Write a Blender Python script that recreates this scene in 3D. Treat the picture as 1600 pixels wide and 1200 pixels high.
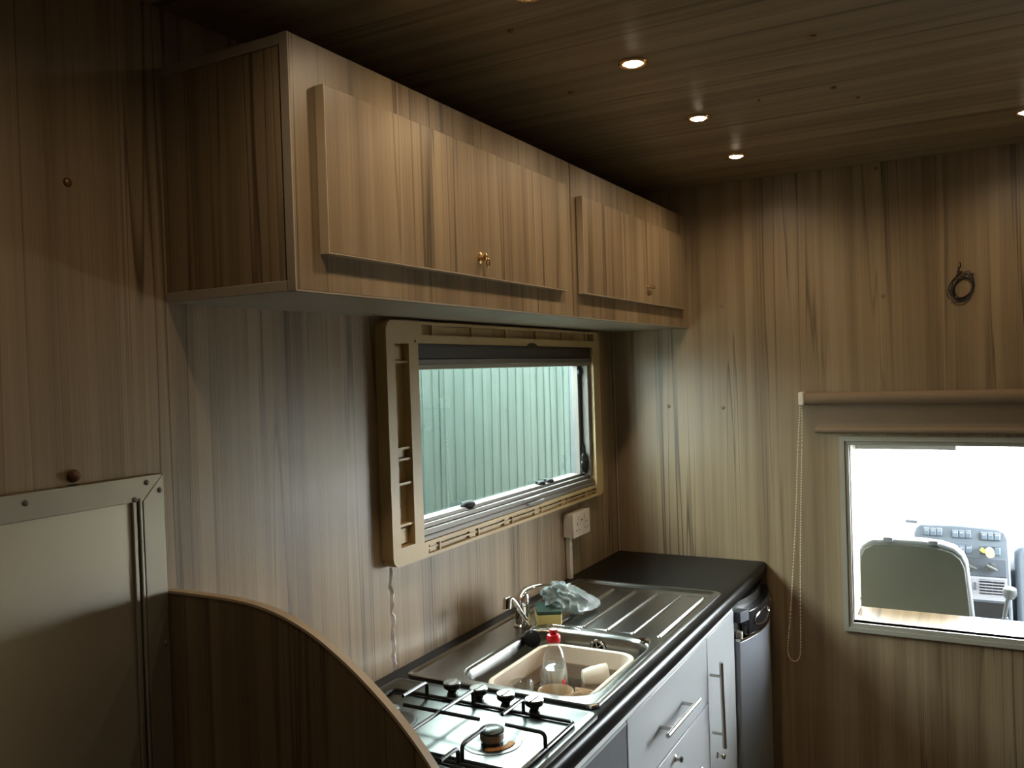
import bpy, bmesh, math, random
from mathutils import Vector, Matrix, noise

random.seed(7)
scene = bpy.context.scene
for o in list(bpy.data.objects):
    bpy.data.objects.remove(o, do_unlink=True)
C = scene.collection

# ------------------------------------------------------------------ camera
F_PX, YAW, PITCH, ROLL = 1340.0, 28.696, -0.826, -1.869
CAM = Vector((-3.3143, -1.3323, 1.6557))
_y, _p, _r = (math.radians(a) for a in (YAW, PITCH, ROLL))
fw = Vector((math.cos(_p) * math.cos(_y), math.cos(_p) * math.sin(_y), math.sin(_p)))
rt = Vector((math.sin(_y), -math.cos(_y), 0))
up = rt.cross(fw)
rt2 = rt * math.cos(_r) + up * math.sin(_r)
up2 = up * math.cos(_r) - rt * math.sin(_r)
cd = bpy.data.cameras.new('camera')
cam = bpy.data.objects.new('camera', cd)
C.objects.link(cam)
m = Matrix((rt2, up2, -fw)).transposed().to_4x4()
m.translation = CAM
cam.matrix_world = m
cd.sensor_fit = 'HORIZONTAL'
cd.sensor_width = 36.0
cd.lens = 36.0 * F_PX / 1600.0
cd.clip_start = 0.02
scene.camera = cam

# ------------------------------------------------------------------ world, exposure
SKY = 53.0
LED_W = 5.0
w = bpy.data.worlds.new('overcast_sky')
scene.world = w
w.use_nodes = True
bg = w.node_tree.nodes['Background']
bg.inputs[0].default_value = (0.90, 0.965, 1.0, 1)
bg.inputs[1].default_value = SKY
scene.view_settings.view_transform = 'Standard'
scene.view_settings.look = 'None'
scene.view_settings.exposure = 0.22
scene.view_settings.gamma = 1.0
scene.view_settings.use_curve_mapping = False
scene.cycles.max_bounces = 12
scene.cycles.diffuse_bounces = 6
scene.cycles.glossy_bounces = 6
scene.cycles.transparent_max_bounces = 16
scene.cycles.sample_clamp_indirect = 8.0
scene.cycles.caustics_reflective = True
scene.cycles.caustics_refractive = False


def portal(name, loc, rot, sx, sy):
    ld = bpy.data.lights.new(name, 'AREA')
    ld.shape = 'RECTANGLE'
    ld.size, ld.size_y = sx, sy
    ld.cycles.is_portal = True
    o = bpy.data.objects.new(name, ld)
    o.location = loc
    o.rotation_euler = rot
    C.objects.link(o)


# sky portals in the real window openings (they emit nothing themselves)
portal('windscreen_portal', (1.98, -1.1, 1.2), (0, math.pi / 2, 0), 1.1, 2.1)
portal('window_portal', (-0.88, 0.06, 1.47), (-math.pi / 2, 0, 0), 1.1, 0.5)


# ------------------------------------------------------------------ materials
def lin(c):
    return tuple(((v / 255) / 12.92 if v / 255 <= .04045 else ((v / 255 + .055) / 1.055) ** 2.4) for v in c)


MATS = {}


def mat(name, rgb, rough=.5, metal=0.0, var=.08, scale=30.0, bump=0.0, spec=.5, emit=None, rvar=0.0, stretch=(1, 1, 1), coat=0.0):
    """principled material, colour (sRGB 0-255) broken up by a little noise"""
    mt = bpy.data.materials.new(name)
    mt.use_nodes = True
    nt = mt.node_tree
    p = nt.nodes['Principled BSDF']
    c = lin(rgb)
    geo = nt.nodes.new('ShaderNodeNewGeometry')
    mp = nt.nodes.new('ShaderNodeMapping')
    mp.inputs['Scale'].default_value = stretch
    nt.links.new(geo.outputs['Position'], mp.inputs[0])
    n = nt.nodes.new('ShaderNodeTexNoise')
    n.inputs['Scale'].default_value = scale
    n.inputs['Detail'].default_value = 4
    nt.links.new(mp.outputs[0], n.inputs['Vector'])
    mx = nt.nodes.new('ShaderNodeMix')
    mx.data_type = 'RGBA'
    mx.inputs[6].default_value = (*[v * (1 - var) for v in c], 1)
    mx.inputs[7].default_value = (*[min(1, v * (1 + var)) for v in c], 1)
    nt.links.new(n.outputs[0], mx.inputs[0])
    nt.links.new(mx.outputs[2], p.inputs['Base Color'])
    p.inputs['Roughness'].default_value = rough
    p.inputs['Metallic'].default_value = metal
    p.inputs['Specular IOR Level'].default_value = spec
    p.inputs['Coat Weight'].default_value = coat
    if rvar:
        mr = nt.nodes.new('ShaderNodeMapRange')
        mr.inputs[3].default_value = max(0, rough - rvar)
        mr.inputs[4].default_value = rough + rvar
        nt.links.new(n.outputs[0], mr.inputs[0])
        nt.links.new(mr.outputs[0], p.inputs['Roughness'])
    if bump:
        b = nt.nodes.new('ShaderNodeBump')
        b.inputs['Strength'].default_value = bump
        b.inputs['Distance'].default_value = .002
        nt.links.new(n.outputs[0], b.inputs['Height'])
        nt.links.new(b.outputs[0], p.inputs['Normal'])
    if emit:
        p.inputs['Emission Color'].default_value = (*emit[0], 1)
        p.inputs['Emission Strength'].default_value = emit[1]
    MATS[name] = mt
    return mt


def wood(name, grain, light=(160, 140, 111), dark=(104, 85, 62), rough=.42, seed=0.0, gain=1.0, spec=.4):
    """printed wood laminate; grain runs along the given axis (0,1,2) in world space"""
    mt = bpy.data.materials.new(name)
    mt.use_nodes = True
    nt = mt.node_tree
    L = nt.links.new
    p = nt.nodes['Principled BSDF']
    geo = nt.nodes.new('ShaderNodeNewGeometry')

    def mapped(across, along, off):
        mp = nt.nodes.new('ShaderNodeMapping')
        s = [across] * 3
        s[grain] = along
        mp.inputs['Scale'].default_value = s
        mp.inputs['Location'].default_value = (off + seed, off * 1.7 + seed, off * .6)
        L(geo.outputs['Position'], mp.inputs[0])
        return mp

    def nz(across, along, off, detail=2.0, dist=0.0, rough_=.5):
        n = nt.nodes.new('ShaderNodeTexNoise')
        n.inputs['Scale'].default_value = 1.0
        n.inputs['Detail'].default_value = detail
        n.inputs['Roughness'].default_value = rough_
        n.inputs['Distortion'].default_value = dist
        L(mapped(across, along, off).outputs[0], n.inputs['Vector'])
        return n

    def ramp(src, stops):
        r = nt.nodes.new('ShaderNodeValToRGB')
        while len(r.color_ramp.elements) < len(stops):
            r.color_ramp.elements.new(.5)
        for e, (pos, v) in zip(r.color_ramp.elements, stops):
            e.position = pos
            e.color = (v, v, v, 1)
        L(src.outputs[0], r.inputs[0])
        return r

    def math2(op, a, b):
        n = nt.nodes.new('ShaderNodeMath')
        n.operation = op
        for i, v in enumerate((a, b)):
            if isinstance(v, (int, float)):
                n.inputs[i].default_value = v
            else:
                L(v, n.inputs[i])
        return n.outputs[0]

    band = ramp(nz(9, .25, 3.1, 3, .2), [(.32, 0), (.66, 1)])         # wide tonal boards
    strip = ramp(nz(24, .22, 9.4, 1, .35), [(.36, 0), (.62, 1)])        # strips
    fine = ramp(nz(330, 2.2, 5.2, 3), [(.3, 0), (.72, 1)])            # pores
    vein = ramp(nz(19, .28, 21.7, 2, .6), [(.482, 1), (.495, .1), (.50, 0), (.505, .2), (.535, 1)])   # dark wandering veins
    veinm = ramp(nz(6, .5, 33.3, 1), [(.36, .1), (.56, 1)])
    t = math2('ADD', math2('MULTIPLY', band.outputs[0], .42), math2('MULTIPLY', strip.outputs[0], .33))
    t = math2('ADD', t, math2('MULTIPLY', fine.outputs[0], .30))
    mx = nt.nodes.new('ShaderNodeMix')
    mx.data_type = 'RGBA'
    mx.inputs[6].default_value = (*[v * gain for v in lin(dark)], 1)
    mx.inputs[7].default_value = (*[v * gain for v in lin(light)], 1)
    L(t, mx.inputs[0])
    inv = math2('SUBTRACT', 1.0, vein.outputs[0])
    vm = math2('MULTIPLY', math2('MULTIPLY', inv, veinm.outputs[0]), .85)
    mx2 = nt.nodes.new('ShaderNodeMix')
    mx2.data_type = 'RGBA'
    L(vm, mx2.inputs[0])
    L(mx.outputs[2], mx2.inputs[6])
    mx2.inputs[7].default_value = (*[v * .42 * gain for v in lin(dark)], 1)
    L(mx2.outputs[2], p.inputs['Base Color'])
    p.inputs['Roughness'].default_value = rough
    p.inputs['Specular IOR Level'].default_value = spec
    b = nt.nodes.new('ShaderNodeBump')
    b.inputs['Strength'].default_value = .12
    b.inputs['Distance'].default_value = .001
    L(fine.outputs[0], b.inputs['Height'])
    L(b.outputs[0], p.inputs['Normal'])
    MATS[name] = mt
    return mt


def thin_glass(name, tint=(.93, .97, .95), gloss=.07, rough=.02, grime=0.0):
    mt = bpy.data.materials.new(name)
    mt.use_nodes = True
    nt = mt.node_tree
    nt.nodes.clear()
    out = nt.nodes.new('ShaderNodeOutputMaterial')
    tr = nt.nodes.new('ShaderNodeBsdfTransparent')
    tr.inputs[0].default_value = (*tint, 1)
    gl = nt.nodes.new('ShaderNodeBsdfGlossy')
    gl.inputs['Roughness'].default_value = rough
    gl.inputs[0].default_value = (1, 1, 1, 1)
    lw = nt.nodes.new('ShaderNodeLayerWeight')
    lw.inputs[0].default_value = .15
    mr = nt.nodes.new('ShaderNodeMapRange')
    mr.inputs[3].default_value = gloss
    mr.inputs[4].default_value = .6
    nt.links.new(lw.outputs['Facing'], mr.inputs[0])
    mx = nt.nodes.new('ShaderNodeMixShader')
    nt.links.new(mr.outputs[0], mx.inputs[0])
    nt.links.new(tr.outputs[0], mx.inputs[1])
    nt.links.new(gl.outputs[0], mx.inputs[2])
    last = mx
    if grime:
        df = nt.nodes.new('ShaderNodeBsdfDiffuse')
        df.inputs[0].default_value = (.75, .78, .74, 1)
        n = nt.nodes.new('ShaderNodeTexNoise')
        n.inputs['Scale'].default_value = 14
        n.inputs['Detail'].default_value = 8
        r = nt.nodes.new('ShaderNodeMapRange')
        r.inputs[1].default_value = .4
        r.inputs[2].default_value = .8
        r.inputs[4].default_value = grime
        geo = nt.nodes.new('ShaderNodeNewGeometry')
        nt.links.new(geo.outputs['Position'], n.inputs['Vector'])
        nt.links.new(n.outputs[0], r.inputs[0])
        m2 = nt.nodes.new('ShaderNodeMixShader')
        nt.links.new(r.outputs[0], m2.inputs[0])
        nt.links.new(mx.outputs[0], m2.inputs[1])
        nt.links.new(df.outputs[0], m2.inputs[2])
        last = m2
    nt.links.new(last.outputs[0], out.inputs[0])
    MATS[name] = mt
    return mt


wood('wood_wall', 2, rough=.38, spec=.42)
wood('wood_cab', 2, rough=.38, spec=.42, seed=4.3)
wood('wood_side', 2, rough=.38, spec=.42, seed=8.1)
wood('wood_part', 2, rough=.38, spec=.42, seed=12.5)
wood('wood_ceil', 1, rough=.38, spec=.42, seed=2.2)
wood('wood_sill', 0, rough=.38, spec=.42, seed=6.0)
mat('edge_band', (150, 138, 122), .5, var=.12)
mat('under_board', (158, 150, 136), .45, var=.1, scale=20, stretch=(.5, 6, 6))
mat('edge_light', (178, 160, 134), .45, var=.08)
mat('worktop', (15, 15, 15), .3, var=.35, scale=180, spec=.1)
mat('steel', (160, 160, 156), .24, 1.0, var=.03, scale=10, rvar=.015)
mat('steel_hob', (104, 107, 104), .3, 1.0, var=.05, scale=6, rvar=.02)
mat('chrome', (225, 225, 225), .07, 1.0, var=.02)
mat('brushed', (196, 194, 190), .27, 1.0, var=.04, scale=60, stretch=(.1, 1, 1))
mat('door_metal', (182, 176, 160), .36, .72, var=.08, scale=1.5, rvar=.03)
mat('trim_alu', (150, 144, 130), .45, .7, var=.08, scale=9, rvar=.05)
mat('alu', (108, 104, 98), .45, .3, var=.05)
mat('grey_frame', (150, 146, 134), .5, var=.05)
mat('white_plastic', (214, 206, 194), .4, var=.04)
mat('white_front', (172, 176, 178), .3, var=.03, scale=6)
mat('white_carcass', (205, 208, 208), .45, var=.04)
mat('grey_front', (130, 134, 138), .25, .3, var=.06)
mat('beige', (176, 154, 110), .42, var=.07, scale=12)
mat('brown_blind', (46, 38, 32), .6, var=.15, stretch=(1, 1, 12))
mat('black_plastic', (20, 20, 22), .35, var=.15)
mat('black_enamel', (14, 14, 15), .28, var=.2)
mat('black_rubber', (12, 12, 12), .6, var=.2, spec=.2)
mat('fridge_door', (150, 156, 164), .36, .55, var=.03)
mat('fridge_panel', (22, 24, 32), .18, var=.1)
mat('brass', (216, 186, 140), .22, 1.0, var=.05)
mat('screw_brass', (120, 88, 50), .4, .6, var=.1)
mat('wood_knob', (104, 74, 48), .45, var=.2, scale=80)
mat('bead', (216, 198, 166), .4, var=.05)
mat('blind_fabric', (126, 106, 84), .85, var=.1, scale=400, bump=.1)
mat('wire', (18, 14, 12), .45, var=.2)
mat('putty', (128, 106, 84), .8, var=.15, scale=90)
mat('cream_plastic', (222, 204, 184), .38, var=.04)
mat('cream_cup', (214, 190, 160), .3, var=.05)
mat('white_cup', (216, 204, 188), .25, var=.04)
mat('red_cap', (216, 24, 36), .35, var=.05)
mat('red_label', (206, 40, 44), .45, var=.1)
mat('sponge_yellow', (226, 212, 140), .9, var=.12, scale=300, bump=.6)
mat('scourer', (62, 84, 76), .95, var=.3, scale=500, bump=.8)
mat('rust', (176, 120, 62), .6, .4, var=.3, scale=60)
mat('burner_alu', (170, 168, 160), .4, .9, var=.1)
mat('burner_cap', (70, 80, 78), .3, .3, var=.2, scale=50)
mat('fence_green', (56, 68, 63), .6, spec=.1, var=.14, scale=7, stretch=(1, 1, .4))
mat('peel', (196, 188, 178), .6, var=.15, scale=60)
mat('plug_cream', (150, 146, 130), .5, var=.05)
mat('ground', (150, 148, 136), .9, var=.3, scale=4)
mat('floor_vinyl', (96, 82, 68), .5, var=.2, scale=6)
mat('van_skin', (205, 208, 206), .4, var=.03)
mat('cab_lining', (196, 194, 188), .8, var=.05)
mat('dash', (84, 94, 105), .55, var=.06)
mat('dash_dark', (62, 70, 80), .6, var=.1)
mat('dash_light', (128, 130, 138), .5, var=.05)
mat('switch', (78, 92, 106), .4, var=.06)
mat('seat_back', (64, 73, 69), .6, var=.1, scale=8)
mat('seat_rim', (84, 92, 96), .5, var=.05)
mat('knob_grey', (66, 69, 71), .4, var=.05)
mat('yellow_wire', (196, 190, 90), .5, var=.1)
mat('reveal_paint', (176, 176, 162), .6, var=.04)
mat('visor', (206, 206, 212), .7, var=.05)
mat('bulb', (255, 240, 210), .4, emit=((1.0, .80, .54), 40.0))
thin_glass('pane', (.67, .72, .70), .05, grime=.04)
thin_glass('windscreen_glass', (.95, .97, .97), .04)
thin_glass('clear_plastic', (.92, .93, .93), .12, .05, grime=.22)
thin_glass('drinking_glass', (.90, .91, .91), .12, .04, grime=.3)
thin_glass('dish_water', (.62, .58, .54), .06, .05)
def film(name, rgb, alpha, rough):
    mt = mat(name, rgb, rough, var=.12, scale=25)
    nt = mt.node_tree
    p = nt.nodes['Principled BSDF']
    out = nt.nodes['Material Output']
    tr = nt.nodes.new('ShaderNodeBsdfTransparent')
    tr.inputs[0].default_value = (.9, .95, .95, 1)
    mx = nt.nodes.new('ShaderNodeMixShader')
    mx.inputs[0].default_value = alpha
    nt.links.new(tr.outputs[0], mx.inputs[1])
    nt.links.new(p.outputs[0], mx.inputs[2])
    nt.links.new(mx.outputs[0], out.inputs[0])


film('bag_film', (150, 162, 162), .68, .34)


# ------------------------------------------------------------------ mesh helpers
def B():
    return bmesh.new()


def box(bm, x0, x1, y0, y1, z0, z1):
    vs = [bm.verts.new((x, y, z)) for x in (x0, x1) for y in (y0, y1) for z in (z0, z1)]
    for f in ((0, 1, 3, 2), (4, 6, 7, 5), (0, 4, 5, 1), (2, 3, 7, 6), (0, 2, 6, 4), (1, 5, 7, 3)):
        bm.faces.new([vs[i] for i in f])
    return bm


def frame_of(d):
    d = Vector(d).normalized()
    a = Vector((0, 0, 1)) if abs(d.z) < .9 else Vector((1, 0, 0))
    u = d.cross(a).normalized()
    return u, d.cross(u).normalized()


def ring(bm, c, u, v, r, n, r2=None):
    r2 = r if r2 is None else r2
    return [bm.verts.new(Vector(c) + u * (r * math.cos(2 * math.pi * i / n)) + v * (r2 * math.sin(2 * math.pi * i / n))) for i in range(n)]


def bridge(bm, a, b):
    n = len(a)
    for i in range(n):
        bm.faces.new((a[i], a[(i + 1) % n], b[(i + 1) % n], b[i]))


def cyl(bm, p0, p1, r0, r1=None, n=20, caps=True):
    r1 = r0 if r1 is None else r1
    u, v = frame_of(Vector(p1) - Vector(p0))
    a, b = ring(bm, p0, u, v, r0, n), ring(bm, p1, u, v, r1, n)
    bridge(bm, a, b)
    if caps:
        bm.faces.new(a[::-1])
        bm.faces.new(b)
    return bm


def lathe(bm, base, axis, prof, n=28, caps=True):
    """prof: list of (radius, distance along axis)"""
    axis = Vector(axis).normalized()
    u, v = frame_of(axis)
    base = Vector(base)
    rs = [ring(bm, base + axis * h, u, v, max(r, 1e-5), n) for r, h in prof]
    for a, b in zip(rs, rs[1:]):
        bridge(bm, a, b)
    if caps:
        bm.faces.new(rs[0][::-1])
        bm.faces.new(rs[-1])
    return bm


def catmull(pts, sub=6, closed=False):
    pts = [Vector(p) for p in pts]
    out = []
    n = len(pts)
    rng = range(n) if closed else range(n - 1)
    for i in rng:
        p1, p2 = pts[i], pts[(i + 1) % n]
        p0 = pts[i - 1] if (i > 0 or closed) else p1 * 2 - p2
        p3 = pts[(i + 2) % n] if (closed or i + 2 < n) else p2 * 2 - p1
        for k in range(sub):
            t = k / sub
            out.append(.5 * ((2 * p1) + (p2 - p0) * t + (2 * p0 - 5 * p1 + 4 * p2 - p3) * t * t + (3 * p1 - p0 - 3 * p2 + p3) * t ** 3))
    if not closed:
        out.append(pts[-1])
    return out


def tube(bm, pts, r, n=8, closed=False, rad=None):
    pts = [Vector(p) for p in pts]
    m_ = len(pts)
    rs = []
    prev_u = None
    for i, p in enumerate(pts):
        a = pts[i - 1] if (i > 0 or closed) else p
        b = pts[(i + 1) % m_] if (i < m_ - 1 or closed) else p
        d = (b - a).normalized()
        if prev_u is None:
            u, v = frame_of(d)
        else:
            u = (prev_u - d * prev_u.dot(d)).normalized()
            v = d.cross(u)
        prev_u = u
        rr = rad[i] if rad else r
        rs.append(ring(bm, p, u, v, rr, n))
    for a, b in zip(rs, rs[1:]):
        bridge(bm, a, b)
    if closed:
        bridge(bm, rs[-1], rs[0])
    else:
        bm.faces.new(rs[0][::-1])
        bm.faces.new(rs[-1])
    return bm


def prism(bm, poly, fn, d0, d1):
    """extrude a 2-D polygon; fn(a,b,d) gives the 3-D point"""
    A = [bm.verts.new(fn(a, b, d0)) for a, b in poly]
    Bv = [bm.verts.new(fn(a, b, d1)) for a, b in poly]
    bm.faces.new(A)
    bm.faces.new(Bv[::-1])
    bridge(bm, A, Bv)
    return bm


XZ = lambda a, b, d: (a, d, b)
XY = lambda a, b, d: (a, b, d)
YZ = lambda a, b, d: (d, a, b)


def rrect(a0, a1, b0, b1, r, n=6):
    out = []
    for ca, cb, s in ((a1 - r, b1 - r, 0), (a0 + r, b1 - r, 90), (a0 + r, b0 + r, 180), (a1 - r, b0 + r, 270)):
        for k in range(n + 1):
            t = math.radians(s + 90 * k / n)
            out.append((ca + r * math.cos(t), cb + r * math.sin(t)))
    return out


def ball(bm, c, r, n=8, sx=1, sy=1, sz=1):
    bmesh.ops.create_uvsphere(bm, u_segments=n, v_segments=max(4, n * 2 // 3), radius=r,
                              matrix=Matrix.Translation(c) @ Matrix.Diagonal((sx, sy, sz, 1)))
    return bm


def obj(name, bm, material, parent=None, bevel=0.0, angle=38, seg=2):
    bmesh.ops.recalc_face_normals(bm, faces=bm.faces)
    me = bpy.data.meshes.new(name)
    bm.to_mesh(me)
    bm.free()
    for p in me.polygons:
        p.use_smooth = True
    me.set_sharp_from_angle(angle=math.radians(angle))
    me.materials.append(MATS[material])
    o = bpy.data.objects.new(name, me)
    C.objects.link(o)
    if parent is not None:
        o.parent = parent
        q = parent
        off = Vector((0, 0, 0))
        while q is not None:
            off += q.location
            q = q.parent
        o.location = -off
    if bevel:
        b = o.modifiers.new('bevel', 'BEVEL')
        b.width = bevel
        b.segments = seg
        b.limit_method = 'ANGLE'
        b.angle_limit = math.radians(40)
        b.harden_normals = False
    return o


def cut(o, cutters):
    """subtract boxes from an object, baked into its mesh"""
    cb = B()
    for c in cutters:
        box(cb, *c)
    bmesh.ops.recalc_face_normals(cb, faces=cb.faces)
    me = bpy.data.meshes.new('cutter')
    cb.to_mesh(me)
    cb.free()
    co = bpy.data.objects.new('cutter', me)
    C.objects.link(co)
    md = o.modifiers.new('cut', 'BOOLEAN')
    md.operation = 'DIFFERENCE'
    md.solver = 'EXACT'
    md.object = co
    dg = bpy.context.evaluated_depsgraph_get()
    new = bpy.data.meshes.new_from_object(o.evaluated_get(dg))
    o.modifiers.remove(md)
    o.data = new
    new.set_sharp_from_angle(angle=math.radians(38))
    bpy.data.objects.remove(co, do_unlink=True)


def tag(o, label=None, cat=None, group=None, kind=None):
    if label:
        o['label'] = label
    if cat:
        o['category'] = cat
    if group:
        o['group'] = group
    if kind:
        o['kind'] = kind
    return o


def thing(name, loc, label=None, cat=None, group=None, kind=None):
    o = bpy.data.objects.new(name, None)
    o.empty_display_size = .05
    o.location = loc
    C.objects.link(o)
    return tag(o, label, cat, group, kind)


def slab_with_hole(bm, a0, a1, b0, b1, holes, emit):
    """cover [a0,a1]x[b0,b1] minus rectangular holes with boxes made by emit(a0,a1,b0,b1)"""
    As = sorted({a0, a1, *[h[0] for h in holes], *[h[1] for h in holes]})
    for i in range(len(As) - 1):
        l, r_ = As[i], As[i + 1]
        mid = (l + r_) / 2
        hs = sorted([(h[2], h[3]) for h in holes if h[0] < mid < h[1]])
        z = b0
        for h0, h1 in hs:
            if h0 > z + 1e-6:
                emit(l, r_, z, h0)
            z = max(z, h1)
        if z < b1 - 1e-6:
            emit(l, r_, z, b1)


# ------------------------------------------------------------------ room shell
CEIL = 2.356
XB, YR = -5.0, -2.25          # rear and right inner faces
bm = B()
SEAM = -1.375
slab_with_hole(bm, XB, .0, 0, CEIL, [(-1.45, -.30, 1.215, 1.735), (SEAM - .0008, SEAM + .0008, 0.88, 1.215), (-.6308, -.6292, .88, 1.215)],
               lambda a, b, c, d: box(bm, a, b, 0, .012, c, d))
wall_left = tag(obj('wall_left', bm, 'wood_wall'), 'brown wood-grain laminate wall around the kitchen window', kind='structure')
bm = B()
OY0, OY1, OZ0, OZ1 = -1.93, -.905, .703, 1.35     # opening to the cab
slab_with_hole(bm, YR, .012, 0, CEIL, [(OY0, OY1, OZ0, OZ1)], lambda a, b, c, d: box(bm, 0, .03, a, b, c, d))
wall_end = tag(obj('wall_end', bm, 'wood_wall'), 'brown wood-grain end wall with the opening to the cab', kind='structure')
bm = B()
slab_with_hole(bm, XB, .03, 0, CEIL, [], lambda a, b, c, d: box(bm, a, b, YR - .05, YR, c, d))
tag(obj('wall_right', bm, 'wood_wall'), 'wood-grain wall facing the kitchen window', kind='structure')
bm = B()
slab_with_hole(bm, YR - .05, .012, 0, CEIL, [], lambda a, b, c, d: box(bm, XB - .04, XB, a, b, c, d))
tag(obj('wall_back', bm, 'wood_wall'), 'wood-grain wall behind the viewer', kind='structure')
tag(obj('floor', box(B(), XB - .04, .03, YR - .05, .05, -.05, 0), 'floor_vinyl'), 'brown vinyl floor of the living area', kind='structure')
ceiling = tag(obj('ceiling', box(B(), XB - .04, .03, YR - .05, .012, CEIL, CEIL + .03), 'wood_ceil'), 'dark wood-grain laminate ceiling with small spotlights', kind='structure')
# outer skin of the vehicle body, keeps the slits dark
bm = B()
slab_with_hole(bm, XB - .06, .03, -.4, CEIL + .09, [(-1.45, -.30, 1.215, 1.735)], lambda a, b, c, d: box(bm, a, b, .03, .05, c, d))
box(bm, XB - .06, .03, YR - .07, .05, CEIL + .07, CEIL + .09)
tag(obj('wall_outer_skin', bm, 'van_skin'), 'pale outer skin of the vehicle body', kind='structure')
# thin corner bead between the two walls
obj('corner_bead', box(B(), -.012, -.0005, -.006, -.0005, .9, 1.805), 'edge_band', wall_left, .002)


def dome(name, c, axis, r, h, material, parent):
    prof = [(r, 0), (r * .96, h * .4), (r * .75, h * .75), (r * .4, h * .95), (.0005, h)]
    return obj(name, lathe(B(), c, axis, prof, 14), material, parent)


for (x, z) in ((-2.404, 1.996),):
    dome('screw_cap', (x, 0.0005, z), (0, -1, 0), .008, .005, 'screw_brass', wall_left)
dome('wood_stopper', (-2.416, .0005, 1.506), (0, -1, 0), .011, .016, 'wood_knob', wall_left)
for (y, z) in ((-1.033, 1.882), (-.45, 1.489), (-.231, 1.496), (-.456, 1.884), (-1.019, 2.335)):
    dome('screw_cap', (.0005, y, z), (-1, 0, 0), .007, .004, 'putty', wall_end)
for (x, y, r) in ((-1.361, -1.027, .011), (-.973, -1.017, .008), (-1.321, -.44, .009), (-1.75, -.5, .007), (-.85, -1.06, .006), (-.98, -.83, .004)):
    dome('ceiling_screw', (x, y, CEIL + .0005), (0, 0, -1), r, .005, 'screw_brass', ceiling)
# strip of peeling laminate under the window corner
bm = B()
pl, pr = [], []
for i in range(26):
    z = 1.166 - i * (1.166 - .905) / 25
    cx = -1.556 + .004 * math.sin(i * 1.1) + random.uniform(-.003, .003)
    wd = .005 + .004 * abs(math.sin(i * .63)) + random.uniform(0, .003)
    dy = -.002 - .005 * abs(math.sin(i * .8 + .4)) * random.uniform(.5, 1)
    pl.append((bm.verts.new((cx - wd, .0005, z)), bm.verts.new((cx, dy, z)), bm.verts.new((cx + wd, .0005, z))))
for a, b in zip(pl, pl[1:]):
    for k in (0, 1):
        bm.faces.new((a[k], a[k + 1], b[k + 1], b[k]))
obj('peeling_laminate', bm, 'peel', wall_left)

# ------------------------------------------------------------------ ceiling spotlights
def spotlight(x, y, label, group=None, suffix=''):
    t = thing('ceiling_spotlight' + suffix, (x, y, CEIL), label, 'spotlight', group)
    bm = B()
    lathe(bm, (x, y, CEIL + .001), (0, 0, -1), [(.034, 0), (.034, .003), (.031, .006), (.026, .006), (.023, .002), (.023, 0)], 32)
    obj('bezel', bm, 'brass', t)
    obj('bulb' + suffix, lathe(B(), (x, y, CEIL - .001), (0, 0, -1), [(.021, 0), (.021, .002), (.014, .006), (.001, .008)], 24), 'bulb', t)
    ld = bpy.data.lights.new('spotlight_beam' + suffix, 'SPOT')
    ld.energy = LED_W
    ld.color = (1.0, .78, .53)
    ld.spot_size = math.radians(165)
    ld.spot_blend = .8
    ld.shadow_soft_size = .02
    lo = bpy.data.objects.new('spotlight_beam' + suffix, ld)
    C.objects.link(lo)
    lo.parent = t
    lo.location = (0, 0, -.03)


ROW = 'lit spotlights in a line along the wall cupboards'
for (x, y, which) in ((-.406, -.626, 'nearest to'), (-.915, -.647, 'second from'), (-1.432, -.646, 'third from'), (-1.888, -.614, 'fourth from')):
    spotlight(x, y, 'lit ceiling spotlight in the line beside the wall cupboards, %s the end wall' % which, ROW)
# next of the row, just above the frame: it throws the cupboard's slanting shadow edge on the left wall
spotlight(-2.42, -.64, 'lit ceiling spotlight in the line beside the wall cupboards, fifth from the end wall', ROW, '_offscreen')
spotlight(-.418, -1.465, 'lit ceiling spotlight apart from the cupboard row, above the blind')


# ------------------------------------------------------------------ overhead cupboards
CD, Z0, Z1 = -.3215, 1.805, 2.241


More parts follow.
